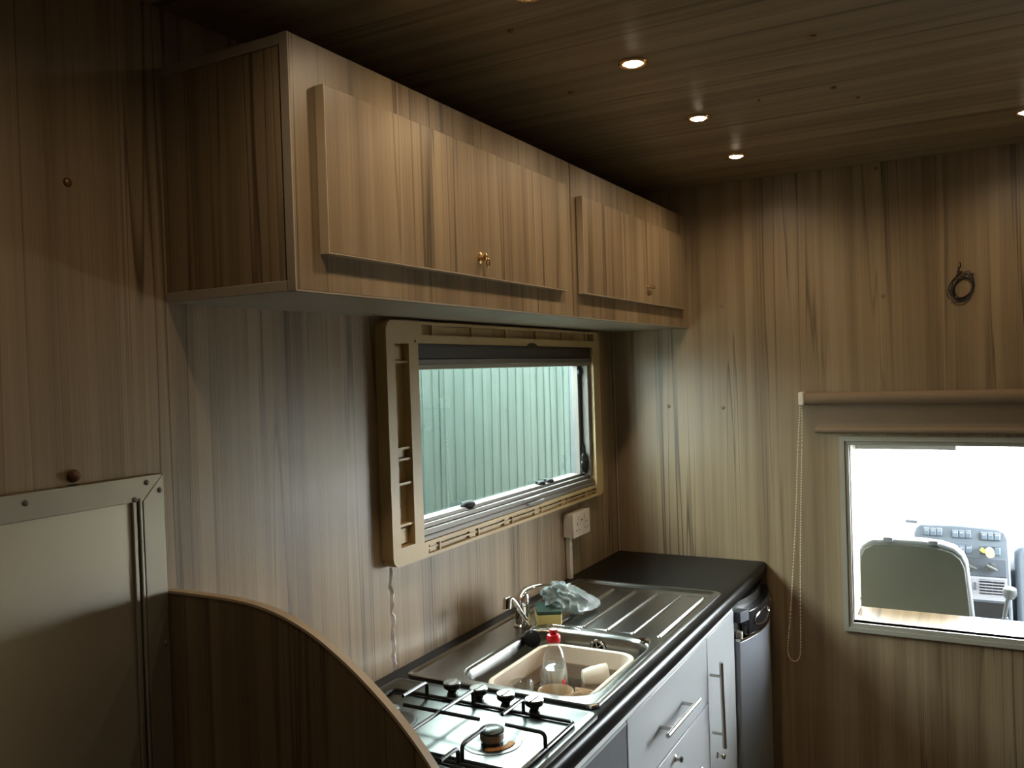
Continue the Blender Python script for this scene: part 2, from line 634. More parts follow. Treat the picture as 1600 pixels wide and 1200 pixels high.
def cupboard(x0, x1, dx0, dx1, dz0, dz1, kx, kz, knob, label, left_side):
    t = thing('overhead_cupboard', ((x0 + x1) / 2, 0, Z0), label, 'cupboard')
    T = .018
    obj('top_board', box(B(), x0, x1, CD + T, 0, Z1 - T, Z1), 'edge_band', t, .001)
    obj('bottom_board', box(B(), x0, x1, CD + T, 0, Z0, Z0 + T), 'under_board', t, .001)
    obj('side_board', box(B(), x0 + .003, x0 + .018, CD + T, 0, Z0 + T, Z1 - T), 'wood_side', t)
    obj('side_board', box(B(), x1 - .018, x1 - .003, CD + T, 0, Z0 + T, Z1 - T), 'wood_side', t)
    f = obj('face_board', box(B(), x0 + .002, x1, CD, CD + T, Z0 + .002, Z1), 'wood_cab', t, .0012)
    bm = B()
    if left_side:
        box(bm, x0 - .0015, x0 + .002, CD, CD + T, Z0, Z1)
    box(bm, x0, x1, CD - .0005, CD + T, Z0 - .001, Z0 + .002)
    obj('edge_strip', bm, 'edge_band', f)
    d = obj('door', box(B(), dx0 + .002, dx1, CD - .0205, CD - .001, dz0 + .002, dz1), 'wood_cab', t, .0012)
    bm = B()
    obj('side_edge', box(B(), dx0, dx0 + .002, CD - .0208, CD - .001, dz0, dz1), 'edge_light', d)
    box(bm, dx0 + .002, dx1, CD - .0208, CD - .001, dz0, dz0 + .002)
    obj('edge_strip', bm, 'edge_light', d)
    y = CD - .0205
    if knob == 'ring':
        bm = B()
        lathe(bm, (kx, y + .0005, kz), (0, -1, 0), [(.013, 0), (.013, .002), (.007, .004), (.006, .008), (.010, .012), (.010, .016), (.004, .018), (.0005, .018)], 20)
        tube(bm, [(kx + .007 * math.sin(a), y - .018 - .002, kz - .012 + .010 * math.cos(a)) for a in [i * 2 * math.pi / 18 for i in range(18)]], .0022, 6, True)
    else:
        bm = B()
        for s in (-.012, .012):
            lathe(bm, (kx + s, y + .0005, kz), (0, -1, 0), [(.006, 0), (.006, .002), (.003, .004), (.003, .010), (.006, .013), (.005, .017), (.0005, .018)], 14)
        box(bm, kx - .014, kx + .014, y - .004, y + .0005, kz - .022, kz - .012)
    obj('knob', bm, 'brass', d)
    return t


cupboard(-2.2144, -1.0915, -2.152, -1.162, 1.872, 2.166, -1.636, 1.915, 'ring',
         'long wood-grain wall cupboard whose open side panel shows, round brass catch', True)
cupboard(-1.0885, 0, -1.052, -.085, 1.873, 2.152, -.507, 1.928, 'twin',
         'wood-grain wall cupboard in the corner against the end wall, twin-pin brass catch', False)

# ------------------------------------------------------------------ curved partition
pp = catmull([(0, 1.268, 0), (-.11, 1.269, 0), (-.205, 1.266, 0), (-.283, 1.252, 0), (-.353, 1.226, 0), (-.419, 1.189, 0), (-.482, 1.144, 0), (-.535, 1.098, 0),
              (-.583, 1.045, 0), (-.628, .975, 0), (-.655, .9, 0), (-.668, .8, 0), (-.672, .65, 0)], 4)
curve = [(p.x, p.y) for p in pp] + [(-.672, 0)]
t = thing('partition_panel', (-2.231, -.33, 0), 'dark wood-grain half-height divider with a curved top edge beside the hob', 'partition')
obj('panel', prism(B(), curve + [(0, 0)], YZ, -2.2385, -2.2225), 'wood_part', t)
bm = B()
prof = []
n = len(curve)
for i, (a, b) in enumerate(curve):
    p0, p1 = curve[max(0, i - 1)], curve[min(n - 1, i + 1)]
    tx, tz = p1[0] - p0[0], p1[1] - p0[1]
    l = math.hypot(tx, tz)
    nx, nz = tz / l, -tx / l            # outward normal
    if nz < 0 and nx > 0:
        nx, nz = -nx, -nz
    o1 = (a - .0005 * nx, b - .0005 * nz)
    o2 = (a + .0035 * nx, b + .0035 * nz)
    prof.append([bm.verts.new((-2.2395, *o1)), bm.verts.new((-2.2385, *o2)), bm.verts.new((-2.2225, *o2)), bm.verts.new((-2.2215, *o1))])
for a, b in zip(prof, prof[1:]):
    bridge(bm, a, b)
bm.faces.new(prof[0])
bm.faces.new(prof[-1][::-1])
obj('edge_band', bm, 'edge_light', t)

# ------------------------------------------------------------------ sheet-metal door in the left wall
t = thing('door_1', (-2.75, 0, 0), 'bare sheet-metal half door in an aluminium angle frame', kind='structure')
obj('door_leaf', box(B(), -3.35, -2.305, -.006, -.0005, .02, 1.447), 'door_metal', t)
obj('edge_rib', box(B(), -2.3125, -2.3035, -.012, -.002, .02, 1.447), 'trim_alu', t, .002)
obj('edge_rib', box(B(), -2.3000, -2.2930, -.014, -.002, .02, 1.452), 'trim_alu', t, .002)
obj('frame_rail', prism(B(), [(-3.4, 1.49), (-2.246, 1.49), (-2.291, 1.446), (-3.4, 1.446)], XZ, -.012, -.0005), 'trim_alu', t, .001)
obj('frame_stile', prism(B(), [(-2.2455, 1.4895), (-2.2455, 0), (-2.2905, 0), (-2.2905, 1.4455)], XZ, -.012, -.0005), 'trim_alu', t, .001)
for (x, z) in ((-2.505, 1.474), (-2.282, 1.478), (-2.255, 1.461), (-2.308, 1.4505), (-2.254, 1.18), (-2.76, 1.474)):
    dome('rivet', (x, -.0115, z), (0, -1, 0), .005, .004, 'alu', t)

# ------------------------------------------------------------------ worktop with cut-outs
SX0, SX1, SY0, SY1 = -1.578, -.518, -.567, -.048      # sink outline
HX0, HX1, HY0, HY1 = -2.135, -1.607, -.588, -.05      # hob outline
WB = .85
bm = B()
slab_with_hole(bm, -2.222, 0, -.56, 0, [(SX0 + .02, SX1 - .02, SY0 + .02, SY1 - .02)], lambda a, b, c, d: box(bm, a, b, c, d, WB, .9))
prof = [(-.56, WB), (-.588, WB), (-.596, WB + .004), (-.6, WB + .013), (-.6, .884), (-.597, .893), (-.592, .898), (-.583, .9), (-.56, .9)]
prism(bm, prof, YZ, -2.222, 0)
tag(obj('worktop', bm, 'worktop'), 'black laminate kitchen worktop with a rounded front edge', 'worktop')

# ------------------------------------------------------------------ sink
t = thing('kitchen_sink', ((SX0 + SX1) / 2, -.3, .9), 'stainless steel inset sink with a ribbed draining board', 'sink')
ZD = .9035
bm = B()
N = 40


def rloop(inset, z, r):
    return [bm.verts.new((a, b, z)) for a, b in rrect(SX0 + inset, SX1 - inset, SY0 + inset, SY1 - inset, r, 8)]


loops = [rloop(*q) for q in ((0, .9003, .022), (.0005, .9055, .022), (.003, .9078, .021), (.007, .9080, .02), (.012, .9062, .018), (.018, ZD, .015))]
for a, b in zip(loops, loops[1:]):
    bridge(bm, a, b)
obj('rim', bm, 'steel', t)
IX0, IX1, IY0, IY1 = SX0 + .0175, SX1 - .0175, SY0 + .0175, SY1 - .0175
XS = -1.055                                             # seam between bowl deck and drainer
BX0, BX1, BY0, BY1, BR = -1.535, -1.085, -.530, -.170, .075
cx, cy = (BX0 + BX1) / 2, (BY0 + BY1) / 2


def hit_rect(x0, x1, y0, y1, r, ang):
    dx, dy = math.cos(ang), math.sin(ang)
    lo, hi = 0.0, 2.0
    hx, hy = (x1 - x0) / 2, (y1 - y0) / 2
    mx, my = (x0 + x1) / 2, (y0 + y1) / 2
    for _ in range(40):
        md = (lo + hi) / 2
        qx, qy = abs(cx + dx * md - mx) - hx + r, abs(cy + dy * md - my) - hy + r
        s = math.hypot(max(qx, 0), max(qy, 0)) + min(max(qx, qy), 0) - r
        if s < 0:
            lo = md
        else:
            hi = md
    return cx + dx * lo, cy + dy * lo


angs = [2 * math.pi * i / 96 for i in range(96)]
for qx in (IX0, XS):
    for qy in (IY0, IY1):
        angs.append(math.atan2(qy - cy, qx - cx) % (2 * math.pi))
angs = sorted(angs)
bm = B()


def bloop(ins, z, r):
    return [bm.verts.new((*hit_rect(BX0 + ins, BX1 - ins, BY0 + ins, BY1 - ins, r, a), z)) for a in angs]


L0 = [bm.verts.new((*hit_rect(IX0, XS, IY0, IY1, 1e-6, a), ZD)) for a in angs]
Ls = [L0, bloop(-.010, ZD, .085), bloop(-.004, ZD - .0008, .079), bloop(0, ZD - .004, .075), bloop(.004, ZD - .012, .072), bloop(.010, .80, .068), bloop(.015, .762, .064),
      bloop(.03, .748, .05), bloop(.06, .744, .03)]
for a, b in zip(Ls, Ls[1:]):
    bridge(bm, a, b)
bm.faces.new(Ls[-1])
bowl = obj('bowl', bm, 'steel', t)
# drainer: height field with sloping pads divided by sharp steps
bm = B()
nx, ny = 120, 300
pads = [(-.530, -.435), (-.452, -.357), (-.374, -.279), (-.296, -.201), (-.218, -.123)]


def sst(a, b, v):
    u = min(1, max(0, (v - a) / (b - a)))
    return u * u * (3 - 2 * u)


def hfield(x, y):
    rec = sst(XS + .004, XS + .02, x) * (1 - sst(IX1 - .012, IX1 - .002, x)) * sst(IY0 + .004, IY0 + .014, y) * (1 - sst(IY1 - .03, IY1 - .012, y))
    h = 0
    for a, b in pads:
        u = (y - a) / (b - a)
        if -.10 < u < 1:
            prof_ = sst(-.05, .03, u) * max(0, 1 - max(0, u))
            x0p = XS + .012
            x1p = IX1 - .055 - .02 * (b + .123)
            prof_ += .75 * math.exp(-((y - a - .002) / .0026) ** 2)
            h = max(h, .0048 * prof_ * sst(x0p, x0p + .006, x) * (1 - sst(x1p - .02, x1p, x)))
    return ZD - .004 * rec + h * rec


gr = [[bm.verts.new((XS + (IX1 - XS) * i / nx, IY0 + (IY1 - IY0) * j / ny, hfield(XS + (IX1 - XS) * i / nx, IY0 + (IY1 - IY0) * j / ny))) for j in range(ny + 1)] for i in range(nx + 1)]
for i in range(nx):
    for j in range(ny):
        bm.faces.new((gr[i][j], gr[i + 1][j], gr[i + 1][j + 1], gr[i][j + 1]))
obj('drainer', bm, 'steel', t, angle=60)
bm = B()
lathe(bm, (-1.088, -.508 + .006, ZD - .0005), (0, 0, 1), [(.017, 0), (.017, .003), (.013, .0045), (.0005, .0045)], 24)
obj('hole_cover', bm, 'chrome', t)
# overflow fitting in the far bowl wall
bm = B()
lathe(bm, (-1.0905, -.365, .868), (-1, 0, -.12), [(.024, 0), (.024, .004), (.019, .006), (.015, .004), (.0145, .003)], 24, caps=False)
for k in range(5):
    a = k * 2 * math.pi / 5
    cyl(bm, (-1.094, -.365, .868), (-1.094, -.365 + .016 * math.cos(a), .868 + .016 * math.sin(a)), .0025, n=6)
ov = obj('overflow', bm, 'chrome', t)
obj('overflow_hole_shade', lathe(B(), (-1.0925, -.365, .868), (-1, 0, -.12), [(.016, 0), (.016, .001), (.0005, .001)], 20), 'black_rubber', ov)  # black disc painted for the shade inside the overflow, no rubber part

# ------------------------------------------------------------------ mixer tap
TX, TY = -1.095, -.128
t = thing('mixer_tap', (TX, TY, ZD), 'chrome single-lever mixer tap behind the sink bowl', 'tap')
obj('body', lathe(B(), (TX, TY, ZD - .001), (0, 0, 1), [(.027, 0), (.027, .006), (.022, .010), (.0205, .05), (.0205, .062), (.0185, .064), (.0185, .067), (.021, .069), (.021, .09), (.018, .097), (.010, .101), (.0005, .102)], 32), 'chrome', t)
bm = B()
lp = catmull([(TX - .027, TY + .004, ZD + .070), (TX - .018, TY, ZD + .092), (TX + .004, TY - .010, ZD + .108), (TX + .045, TY - .030, ZD + .112), (TX + .085, TY - .048, ZD + .106)], 6)
secs = []
for i, p in enumerate(lp):
    a, b = lp[max(0, i - 1)], lp[min(len(lp) - 1, i + 1)]
    d = (b - a).normalized()
    side = d.cross(Vector((0, 0, 1))).normalized()
    nn = side.cross(d)
    f = i / (len(lp) - 1)
    wd, th = .019 - .008 * f, .006 - .002 * f
    secs.append([bm.verts.new(p + side * (wd * math.cos(k * math.pi / 5)) + nn * (th * math.sin(k * math.pi / 5))) for k in range(10)])
for a, b in zip(secs, secs[1:]):
    bridge(bm, a, b)
bm.faces.new(secs[0][::-1])
bm.faces.new(secs[-1])
obj('lever', bm, 'chrome', t)
bm = B()
sp = catmull([(TX - .004, TY - .022, ZD + .010), (TX - .030, TY - .022, ZD + .036), (TX - .056, TY - .016, ZD + .070), (TX - .070, TY - .010, ZD + .092), (TX - .082, TY - .006, ZD + .101), (TX - .098, TY - .003, ZD + .100)], 6)
tube(bm, sp, .0072, 14)
obj('spout', bm, 'chrome', t)
obj('nozzle', lathe(B(), (TX - .092, TY - .003, ZD + .106), (-.30, -.05, -1), [(.010, 0), (.0128, .003), (.0128, .030), (.010, .031), (.010, .027), (.0005, .027)], 22), 'chrome', t)

# ------------------------------------------------------------------ plug on its chain
PX, PY, PZ = -1.165, -.195, .893
t = thing('sink_plug', (PX, PY, PZ - .02), 'black rubber sink plug lying by the foot of the tap', 'plug')
obj('stopper', lathe(B(), (PX, PY, PZ), (-.75, -.45, .45), [(.018, -.012), (.021, -.004), (.024, -.002), (.024, .003), (.021, .005), (.0005, .005)], 28), 'black_rubber', t)
bm = B()
ch = catmull([(PX + .002, PY + .004, PZ + .018), (-1.118, -.170, .9075), (-1.07, -.190, .9075), (-1.062, -.24, .9075), (-1.074, -.30, .9068), (-1.0855, -.345, .888), (-1.094, -.362, .870)], 14)
for p in ch[::2]:
    ball(bm, p, .0021, 6)
for a, b in zip(ch[::2], ch[2::2]):
    cyl(bm, a, b, .0007, n=4)
obj('ball_chain', bm, 'chrome', t)

# ------------------------------------------------------------------ sponge and bag
SPX, SPY = -1.006, -.167


def rotbox(bm, c, half, ang, z0, z1, j=0.0):
    ca, sa = math.cos(ang), math.sin(ang)
    pts = [(c[0] + ca * a - sa * b, c[1] + sa * a + ca * b) for a, b in rrect(-half[0], half[0], -half[1], half[1], .006, 3)]
    return prism(bm, pts, XY, z0, z1)


t = thing('washing_up_sponge', (SPX, SPY, ZD), 'yellow sponge with a dark green scourer on the draining board', 'sponge')
obj('foam', rotbox(B(), (SPX, SPY), (.056, .037), .55, ZD - .002, ZD + .029), 'sponge_yellow', t, .003)
obj('scourer', rotbox(B(), (SPX, SPY), (.0565, .0375), .55, ZD + .0285, ZD + .039), 'scourer', t, .002)
bm = B()
bmesh.ops.create_icosphere(bm, subdivisions=5, radius=1.0)
bc = Vector((-.962, -.185, ZD + .062))
for v in bm.verts:
    d = v.co.normalized()
    k = 1 + .30 * noise.noise(d * 1.9 + Vector((3, 1, 5))) - .55 * abs(noise.noise(d * 2.3)) + .07 * noise.noise(d * 6.5)
    p = Vector((d.x * .066, d.y * .05, d.z * .038)) * k
    s = max(0, d.dot(Vector((.80, -.52, -.30)).normalized()))
    p += Vector((.062, -.050, -.026)) * s ** 5
    s2 = max(0, d.dot(Vector((.2, -.75, -.63)).normalized()))
    p += Vector((.004, -.022, -.032)) * s2 ** 4
    p += Vector((0, 0, .014)) * max(0, d.dot(Vector((-.5, .2, .84)))) ** 3
    v.co = bc + p
for v in bm.verts:
    v.co.z = max(v.co.z, ZD + .0015 if not (abs(v.co.x - SPX) < .05 and v.co.y > -.19) else ZD + .036)
tag(obj('plastic_bag', bm, 'bag_film', angle=25), 'crumpled grey plastic bag dropped on the sponge behind the tap', 'plastic bag')

# ------------------------------------------------------------------ washing-up bowl, water and dishes
t = thing('washing_up_bowl', (-1.315, -.36, .745), 'cream plastic washing-up bowl standing in the sink', 'bowl')
WX0, WX1, WY0, WY1 = -1.505, -1.135, -.508, -.222
bm = B()


def wl(ins, z, r):
    return [bm.verts.new((a, b, z)) for a, b in rrect(WX0 + ins, WX1 - ins, WY0 + ins, WY1 - ins, r, 8)]


Ls = [wl(.032, .7455, .03), wl(.026, .75, .036), wl(.014, .84, .046), wl(.009, .872, .05), wl(.002, .874, .056), wl(0, .8765, .058), wl(.0015, .8805, .057), wl(.006, .8815, .053), wl(.013, .879, .047),
      wl(.017, .84, .043), wl(.030, .753, .032), wl(.05, .750, .02)]
for a, b in zip(Ls, Ls[1:]):
    bridge(bm, a, b)
bm.faces.new(Ls[0][::-1])
bm.faces.new(Ls[-1])
obj('shell', bm, 'cream_plastic', t)
obj('foot_rim', prism(B(), rrect(WX0 + .04, WX1 - .04, WY0 + .04, WY1 - .04, .03), XY, .7435, .747), 'cream_plastic', t)
bm = B()
wv = [(a, b) for a, b in rrect(WX0 + .0165, WX1 - .0165, WY0 + .0165, WY1 - .0165, .042, 8)]
prism(bm, wv, XY, .832, .8355)
tag(obj('dish_water', bm, 'dish_water'), 'murky dish water filling the cream bowl', 'water')


def cup(name, c, axis, r, h, material, label, group=None, handle=None):
    """open cup: base centre c, axis towards the mouth"""
    ax = Vector(axis).normalized()
    t = thing(name, c, label, 'cup', group)
    obj('cup_body', lathe(B(), c, ax, [(r * .62, 0), (r * .70, .002), (r * .86, h * .35), (r * .96, h * .75), (r, h - .001), (r * .985, h), (r * .95, h - .002), (r * .90, h * .7), (r * .80, h * .3), (r * .6, .006)], 32), material, t)
    if handle is not None:
        hd = Vector(handle)
        hd = (hd - ax * hd.dot(ax)).normalized()
        cc = Vector(c)
        tube_pts = catmull([cc + ax * h * .82 + hd * r * .92, cc + ax * h * .85 + hd * (r + .018), cc + ax * h * .6 + hd * (r + .027), cc + ax * h * .35 + hd * (r + .016), cc + ax * h * .3 + hd * r * .82], 5)
        obj('handle', tube(B(), tube_pts, .0045, 8), material, t)
    return t


cup('cup', (-1.440, -.400, .790), (.02, 0, 1), .044, .082, 'cream_cup', 'cream cup standing upright by the bottle', handle=(.6, -.8, 0))
cup('mug', (-1.262, -.392, .838), (.55, -.83, .05), .035, .068, 'white_cup', 'white mug tipped over behind the bottle, its mouth facing the draining board')
cup('teacup', (-1.372, -.452, .802), (.35, -.1, 1), .040, .05, 'cream_cup', 'low pinkish cream cup half sunk beside the bowl rim', handle=(.5, -.5, .2))
bm = B()
lathe(bm, (-1.312, -.333, .7525), (0, 0, 1), [(.039, 0), (.041, 0), (.0385, .07), (.036, .118), (.032, .130), (.022, .136), (.0005, .137), (.0005, .132), (.030, .126), (.034, .115), (.037, .07), (.039, 0)], 34, caps=False)
tag(obj('drinking_glass', bm, 'drinking_glass'), 'clear drinking glass standing upside down in the dish water behind the bottle', 'glass')
bm = B()
lathe(bm, (-1.455, -.315, .822), (.5, .3, .55), [(.024, 0), (.026, .003), (.033, .06), (.031, .06), (.024, .005), (.0005, .005)], 26, caps=False)
tag(obj('tumbler', bm, 'drinking_glass'), 'small clear tumbler tipped over on the hob side of the water', 'glass')

BTX, BTY = -1.385, -.372
t = thing('washing_up_bottle', (BTX, BTY, .752), 'clear squeezy bottle with a red cap and red label strip in the bowl', 'bottle')
obj('bottle_body', lathe(B(), (BTX, BTY, .752), (0, 0, 1), [(.0005, .002), (.026, .001), (.030, .005), (.0315, .02), (.0315, .075), (.029, .100), (.0265, .118), (.0285, .138), (.030, .155), (.0275, .178), (.021, .200), (.0145, .212), (.0135, .222)], 32, caps=False), 'clear_plastic', t)
cap = obj('cap', lathe(B(), (BTX, BTY, .9715), (0, 0, 1), [(.0165, 0), (.0175, .002), (.0175, .014), (.0155, .018), (.0095, .019), (.0090, .026), (.0105, .0275), (.0105, .032), (.0005, .0325)], 26), 'red_cap', t)
bm = B()
lab = []
for i in range(9):
    a = math.radians(-112 + i * 4)
    rr = [(.0320, .075), (.0312, .090), (.0295, .102), (.0278, .116), (.0285, .130)]
    lab.append([bm.verts.new((BTX + r_ * math.cos(a), BTY + r_ * math.sin(a), .752 + h)) for r_, h in rr])
for a, b in zip(lab, lab[1:]):
    for k in range(4):
        bm.faces.new((a[k], a[k + 1], b[k + 1], b[k]))
obj('label_strip', bm, 'red_label', t)

# ------------------------------------------------------------------ gas hob
t = thing('gas_hob', ((HX0 + HX1) / 2, -.32, .9), 'stainless steel four-burner gas hob beside the curved divider', 'hob')
bm = B()
Ls = [[bm.verts.new((a, b, z)) for a, b in rrect(HX0 + i, HX1 - i, HY0 + i, HY1 - i, .014, 5)] for i, z in ((0, .8995), (0, .9065), (.002, .9085), (.006, .9088), (.010, .9075))]
for a, b in zip(Ls, Ls[1:]):
    bridge(bm, a, b)
bm.faces.new(Ls[-1])
bm.faces.new(Ls[0][::-1])
obj('plate', bm, 'steel_hob', t)
HZ = .9075
for y in (-.235, -.310, -.383, -.457):
    kx = -1.648 - (y + .235) * -.06
    k = obj('control_knob', lathe(B(), (kx, y, HZ - .0005), (0, 0, 1), [(.013, 0), (.012, .004), (.010, .008), (.011, .012), (.0195, .018), (.0205, .021), (.0205, .028)], 28), 'black_plastic', t)
    bm = B()
    lathe(bm, (kx, y, HZ + .0275), (0, 0, 1), [(.0205, 0), (.021, .001), (.020, .003), (.0005, .003)], 28)
    box(bm, kx - .018, kx + .018, y - .002, y + .002, HZ + .030, HZ + .0325)
    obj('knob_top', bm, 'steel', k)
for bx_, by_ in ((-1.832, -.448), (-1.832, -.190), (-2.035, -.448), (-2.035, -.190)):
    bn = obj('burner', lathe(B(), (bx_, by_, HZ), (0, 0, 1), [(.020, -.001), (.021, .006), (.024, .008), (.0245, .020), (.022, .022), (.0005, .022)], 30), 'burner_alu', t)
    obj('burner_cap', lathe(B(), (bx_, by_, HZ + .0215), (0, 0, 1), [(.0235, 0), (.0255, .002), (.0255, .005), (.0225, .0075), (.0005, .0085)], 30), 'burner_cap', bn)
    obj('burner_well', lathe(B(), (bx_, by_, HZ - .0008), (0, 0, 1), [(.062, 0), (.060, .0022), (.054, .003), (.048, .002), (.036, .0012), (.022, .0035), (.0215, .0015)], 36, caps=False), 'steel_hob', bn)
bm = B()
for k in range(8):
    a = math.radians(200 + k * 12)
    p = Vector((-1.832 + .040 * math.cos(a), -.448 + .040 * math.sin(a), HZ + .0022))
    ball(bm, p, .0085, 8, 1, 1, .22)
obj('rust_stain', bm, 'rust', t)
R_ = .0042
ZR, ZP = HZ + .005, HZ + .036


def grid_wire(pts):
    return tube(B(), pts, R_, 8)


def bend(p0, p1, p2, p3=None, r=.012):
    """leg from p0 up to p1 and over to p2 with a rounded corner"""
    a, b, c = Vector(p0), Vector(p1), Vector(p2)
    u, v = (a - b).normalized(), (c - b).normalized()
    mid = [b + u * r * (1 - s) ** 2 + v * r * s ** 2 for s in (0, .2, .4, .6, .8, 1)]
    return [a] + mid + [c]


for gx0, gx1, tips in ((-1.937, -1.686, 1), (-2.112, -1.952, 0)):
    fr = obj('pan_support', tube(B(), [Vector((a, b, ZR)) for a, b in rrect(gx0, gx1, -.565, -.098, .012, 4)], R_, 8, True), 'black_enamel', t)
    mx_ = -1.832 if tips else -2.035
    for by_ in (-.190, -.315, -.443):
        mid_bar = by_ == -.315
        if tips:
            e = gx0 if mid_bar else gx1 - .093
            obj('prong', grid_wire(bend((gx1, by_, ZR), (gx1, by_, ZP), (e, by_, ZP)) + ([Vector((gx0, by_, ZR))] if mid_bar else [])), 'black_enamel', fr)
            if not mid_bar:
                obj('prong', grid_wire(bend((gx0, by_, ZR), (gx0, by_, ZP), (gx0 + .085, by_, ZP))), 'black_enamel', fr)
        else:
            e = gx0 if mid_bar else gx1 - .06
            obj('prong', grid_wire(bend((gx1, by_, ZR), (gx1, by_, ZP), (e, by_, ZP)) + ([Vector((gx0, by_, ZR))] if mid_bar else [])), 'black_enamel', fr)
            if not mid_bar:
                obj('prong', grid_wire(bend((gx0, by_, ZR), (gx0, by_, ZP), (gx0 + .05, by_, ZP))), 'black_enamel', fr)
    obj('prong', grid_wire([Vector((mx_ + .012, -.222, ZP)), Vector((mx_ + .012, -.412, ZP))]), 'black_enamel', fr)
    obj('prong', grid_wire(bend((mx_ + .008, -.565, ZR), (mx_ + .008, -.565, ZP), (mx_ + .012, -.474, ZP))), 'black_enamel', fr)
    obj('prong', grid_wire(bend((mx_ + .008, -.098, ZR), (mx_ + .008, -.098, ZP), (mx_ + .012, -.165, ZP))), 'black_enamel', fr)
    for (a, b) in ((gx0, -.565), (gx1, -.565), (gx0, -.098), (gx1, -.098)):
        sx = .02 if a == gx0 else -.02
        obj('rubber_foot', lathe(B(), (a + sx, b, HZ - .0005), (0, 0, 1), [(.004, 0), (.004, .004), (.003, .0045)], 10), 'black_rubber', fr)

# ------------------------------------------------------------------ base units
FY = -.585


def bar_handle(p0, p1, dirn, parent, r=.0062):
    """bar between p0 and p1 standing off along -y with two posts"""
    p0, p1 = Vector(p0), Vector(p1)
    d = p1 - p0
    bm = B()
    cyl(bm, p0, p1, r, n=18)
    for f in (.16, .84):
        q = p0 + d * f
        cyl(bm, q, (q.x, FY + .0005, q.z), .0046, n=12)
    return obj('handle', bm, 'brushed', parent)


t = thing('hob_cabinet', (-1.83, -.3, 0), 'grey-fronted base cabinet under the gas hob', 'cabinet')
obj('carcass', box(B(), -2.22, -1.445, FY + .019, -.02, .10, .735), 'white_carcass', t)
obj('top_rail', box(B(), -2.22, -1.445, FY + .004, FY + .04, .735, WB - .001), 'white_carcass', t)
obj('plinth', box(B(), -2.22, -1.445, FY + .06, -.03, 0, .10), 'black_plastic', t)
d = obj('door', box(B(), -2.215, -1.4485, FY, FY + .018, .11, .822), 'grey_front', t, .001)
obj('edge_strip', box(B(), -2.215, -1.4475, FY - .001, FY + .018, .8215, .8265), 'white_front', d)

t = thing('drawer_cabinet', (-1.11, -.3, 0), 'white base cabinet with drawers and horizontal bar handles under the sink', 'cabinet')
obj('carcass', box(B(), -1.443, -1.14, FY + .019, -.02, .10, .74), 'white_carcass', t)
obj('carcass', box(B(), -1.14, -.775, FY + .019, -.02, .10, .74), 'white_carcass', t)
obj('top_rail', box(B(), -1.443, -.775, FY + .004, FY + .04, .74, WB - .001), 'white_carcass', t)
obj('plinth', box(B(), -1.443, -.775, FY + .06, -.03, 0, .10), 'black_plastic', t)
d = obj('drawer', box(B(), -1.4395, -.7765, FY, FY + .018, .634, .828), 'white_front', t, .0015)
bar_handle((-1.258, FY - .036, .727), (-.985, FY - .036, .722), 0, d)
d = obj('drawer', box(B(), -1.4395, -.7765, FY, FY + .018, .40, .629), 'white_front', t, .0015)
bar_handle((-1.258, FY - .036, .528), (-.985, FY - .036, .528), 0, d)
bm = B()
lathe(bm, (-1.105, FY + .0005, .600), (0, -1, 0), [(.010, 0), (.010, .003), (.006, .006), (.006, .014), (.009, .018), (.008, .022), (.0005, .023)], 18)
obj('lock_knob', bm, 'chrome', d)
d = obj('drawer', box(B(), -1.4395, -.7765, FY, FY + .018, .115, .395), 'white_front', t, .0015)
bar_handle((-1.258, FY - .036, .29), (-.985, FY - .036, .29), 0, d)

t = thing('narrow_cabinet', (-.61, -.3, 0), 'narrow white base cabinet with a vertical bar handle next to the fridge', 'cabinet')
obj('carcass', box(B(), -.773, -.452, FY + .019, -.02, .10, .74), 'white_carcass', t)
obj('top_rail', box(B(), -.773, -.452, FY + .004, FY + .04, .74, WB - .001), 'white_carcass', t)
obj('plinth', box(B(), -.773, -.452, FY + .06, -.03, 0, .10), 'black_plastic', t)
d = obj('door', box(B(), -.7715, -.4535, FY, FY + .018, .115, .828), 'white_front', t, .0015)
bar_handle((-.752, FY - .036, .752), (-.738, FY - .036, .486), 0, d)
bm = B()
lathe(bm, (-.70, FY + .0005, .442), (0, -1, 0), [(.010, 0), (.010, .003), (.005, .006), (.005, .016), (.009, .020), (.008, .026), (.0005, .027)], 18)
obj('lock_knob', bm, 'chrome', d)

# fridge with a bowed door
t = thing('fridge', (-.225, -.3, 0), 'small silver fridge with a black curved control panel under the worktop corner', 'fridge')
FX0, FX1 = -.446, -.006
obj('cabinet_body', box(B(), FX0, FX1, -.55, -.03, .02, WB - .003), 'fridge_panel', t)


def bow(x):
    u = (x - (FX0 + FX1) / 2) / ((FX1 - FX0) / 2)
    return -.600 - .040 * (1 - u * u)


def bow_poly(x0, x1, back, off=0.0, n_=18):
    return [(x0, back)] + [(x0 + (x1 - x0) * i / n_, bow(x0 + (x1 - x0) * i / n_) + off) for i in range(n_ + 1)] + [(x1, back)]


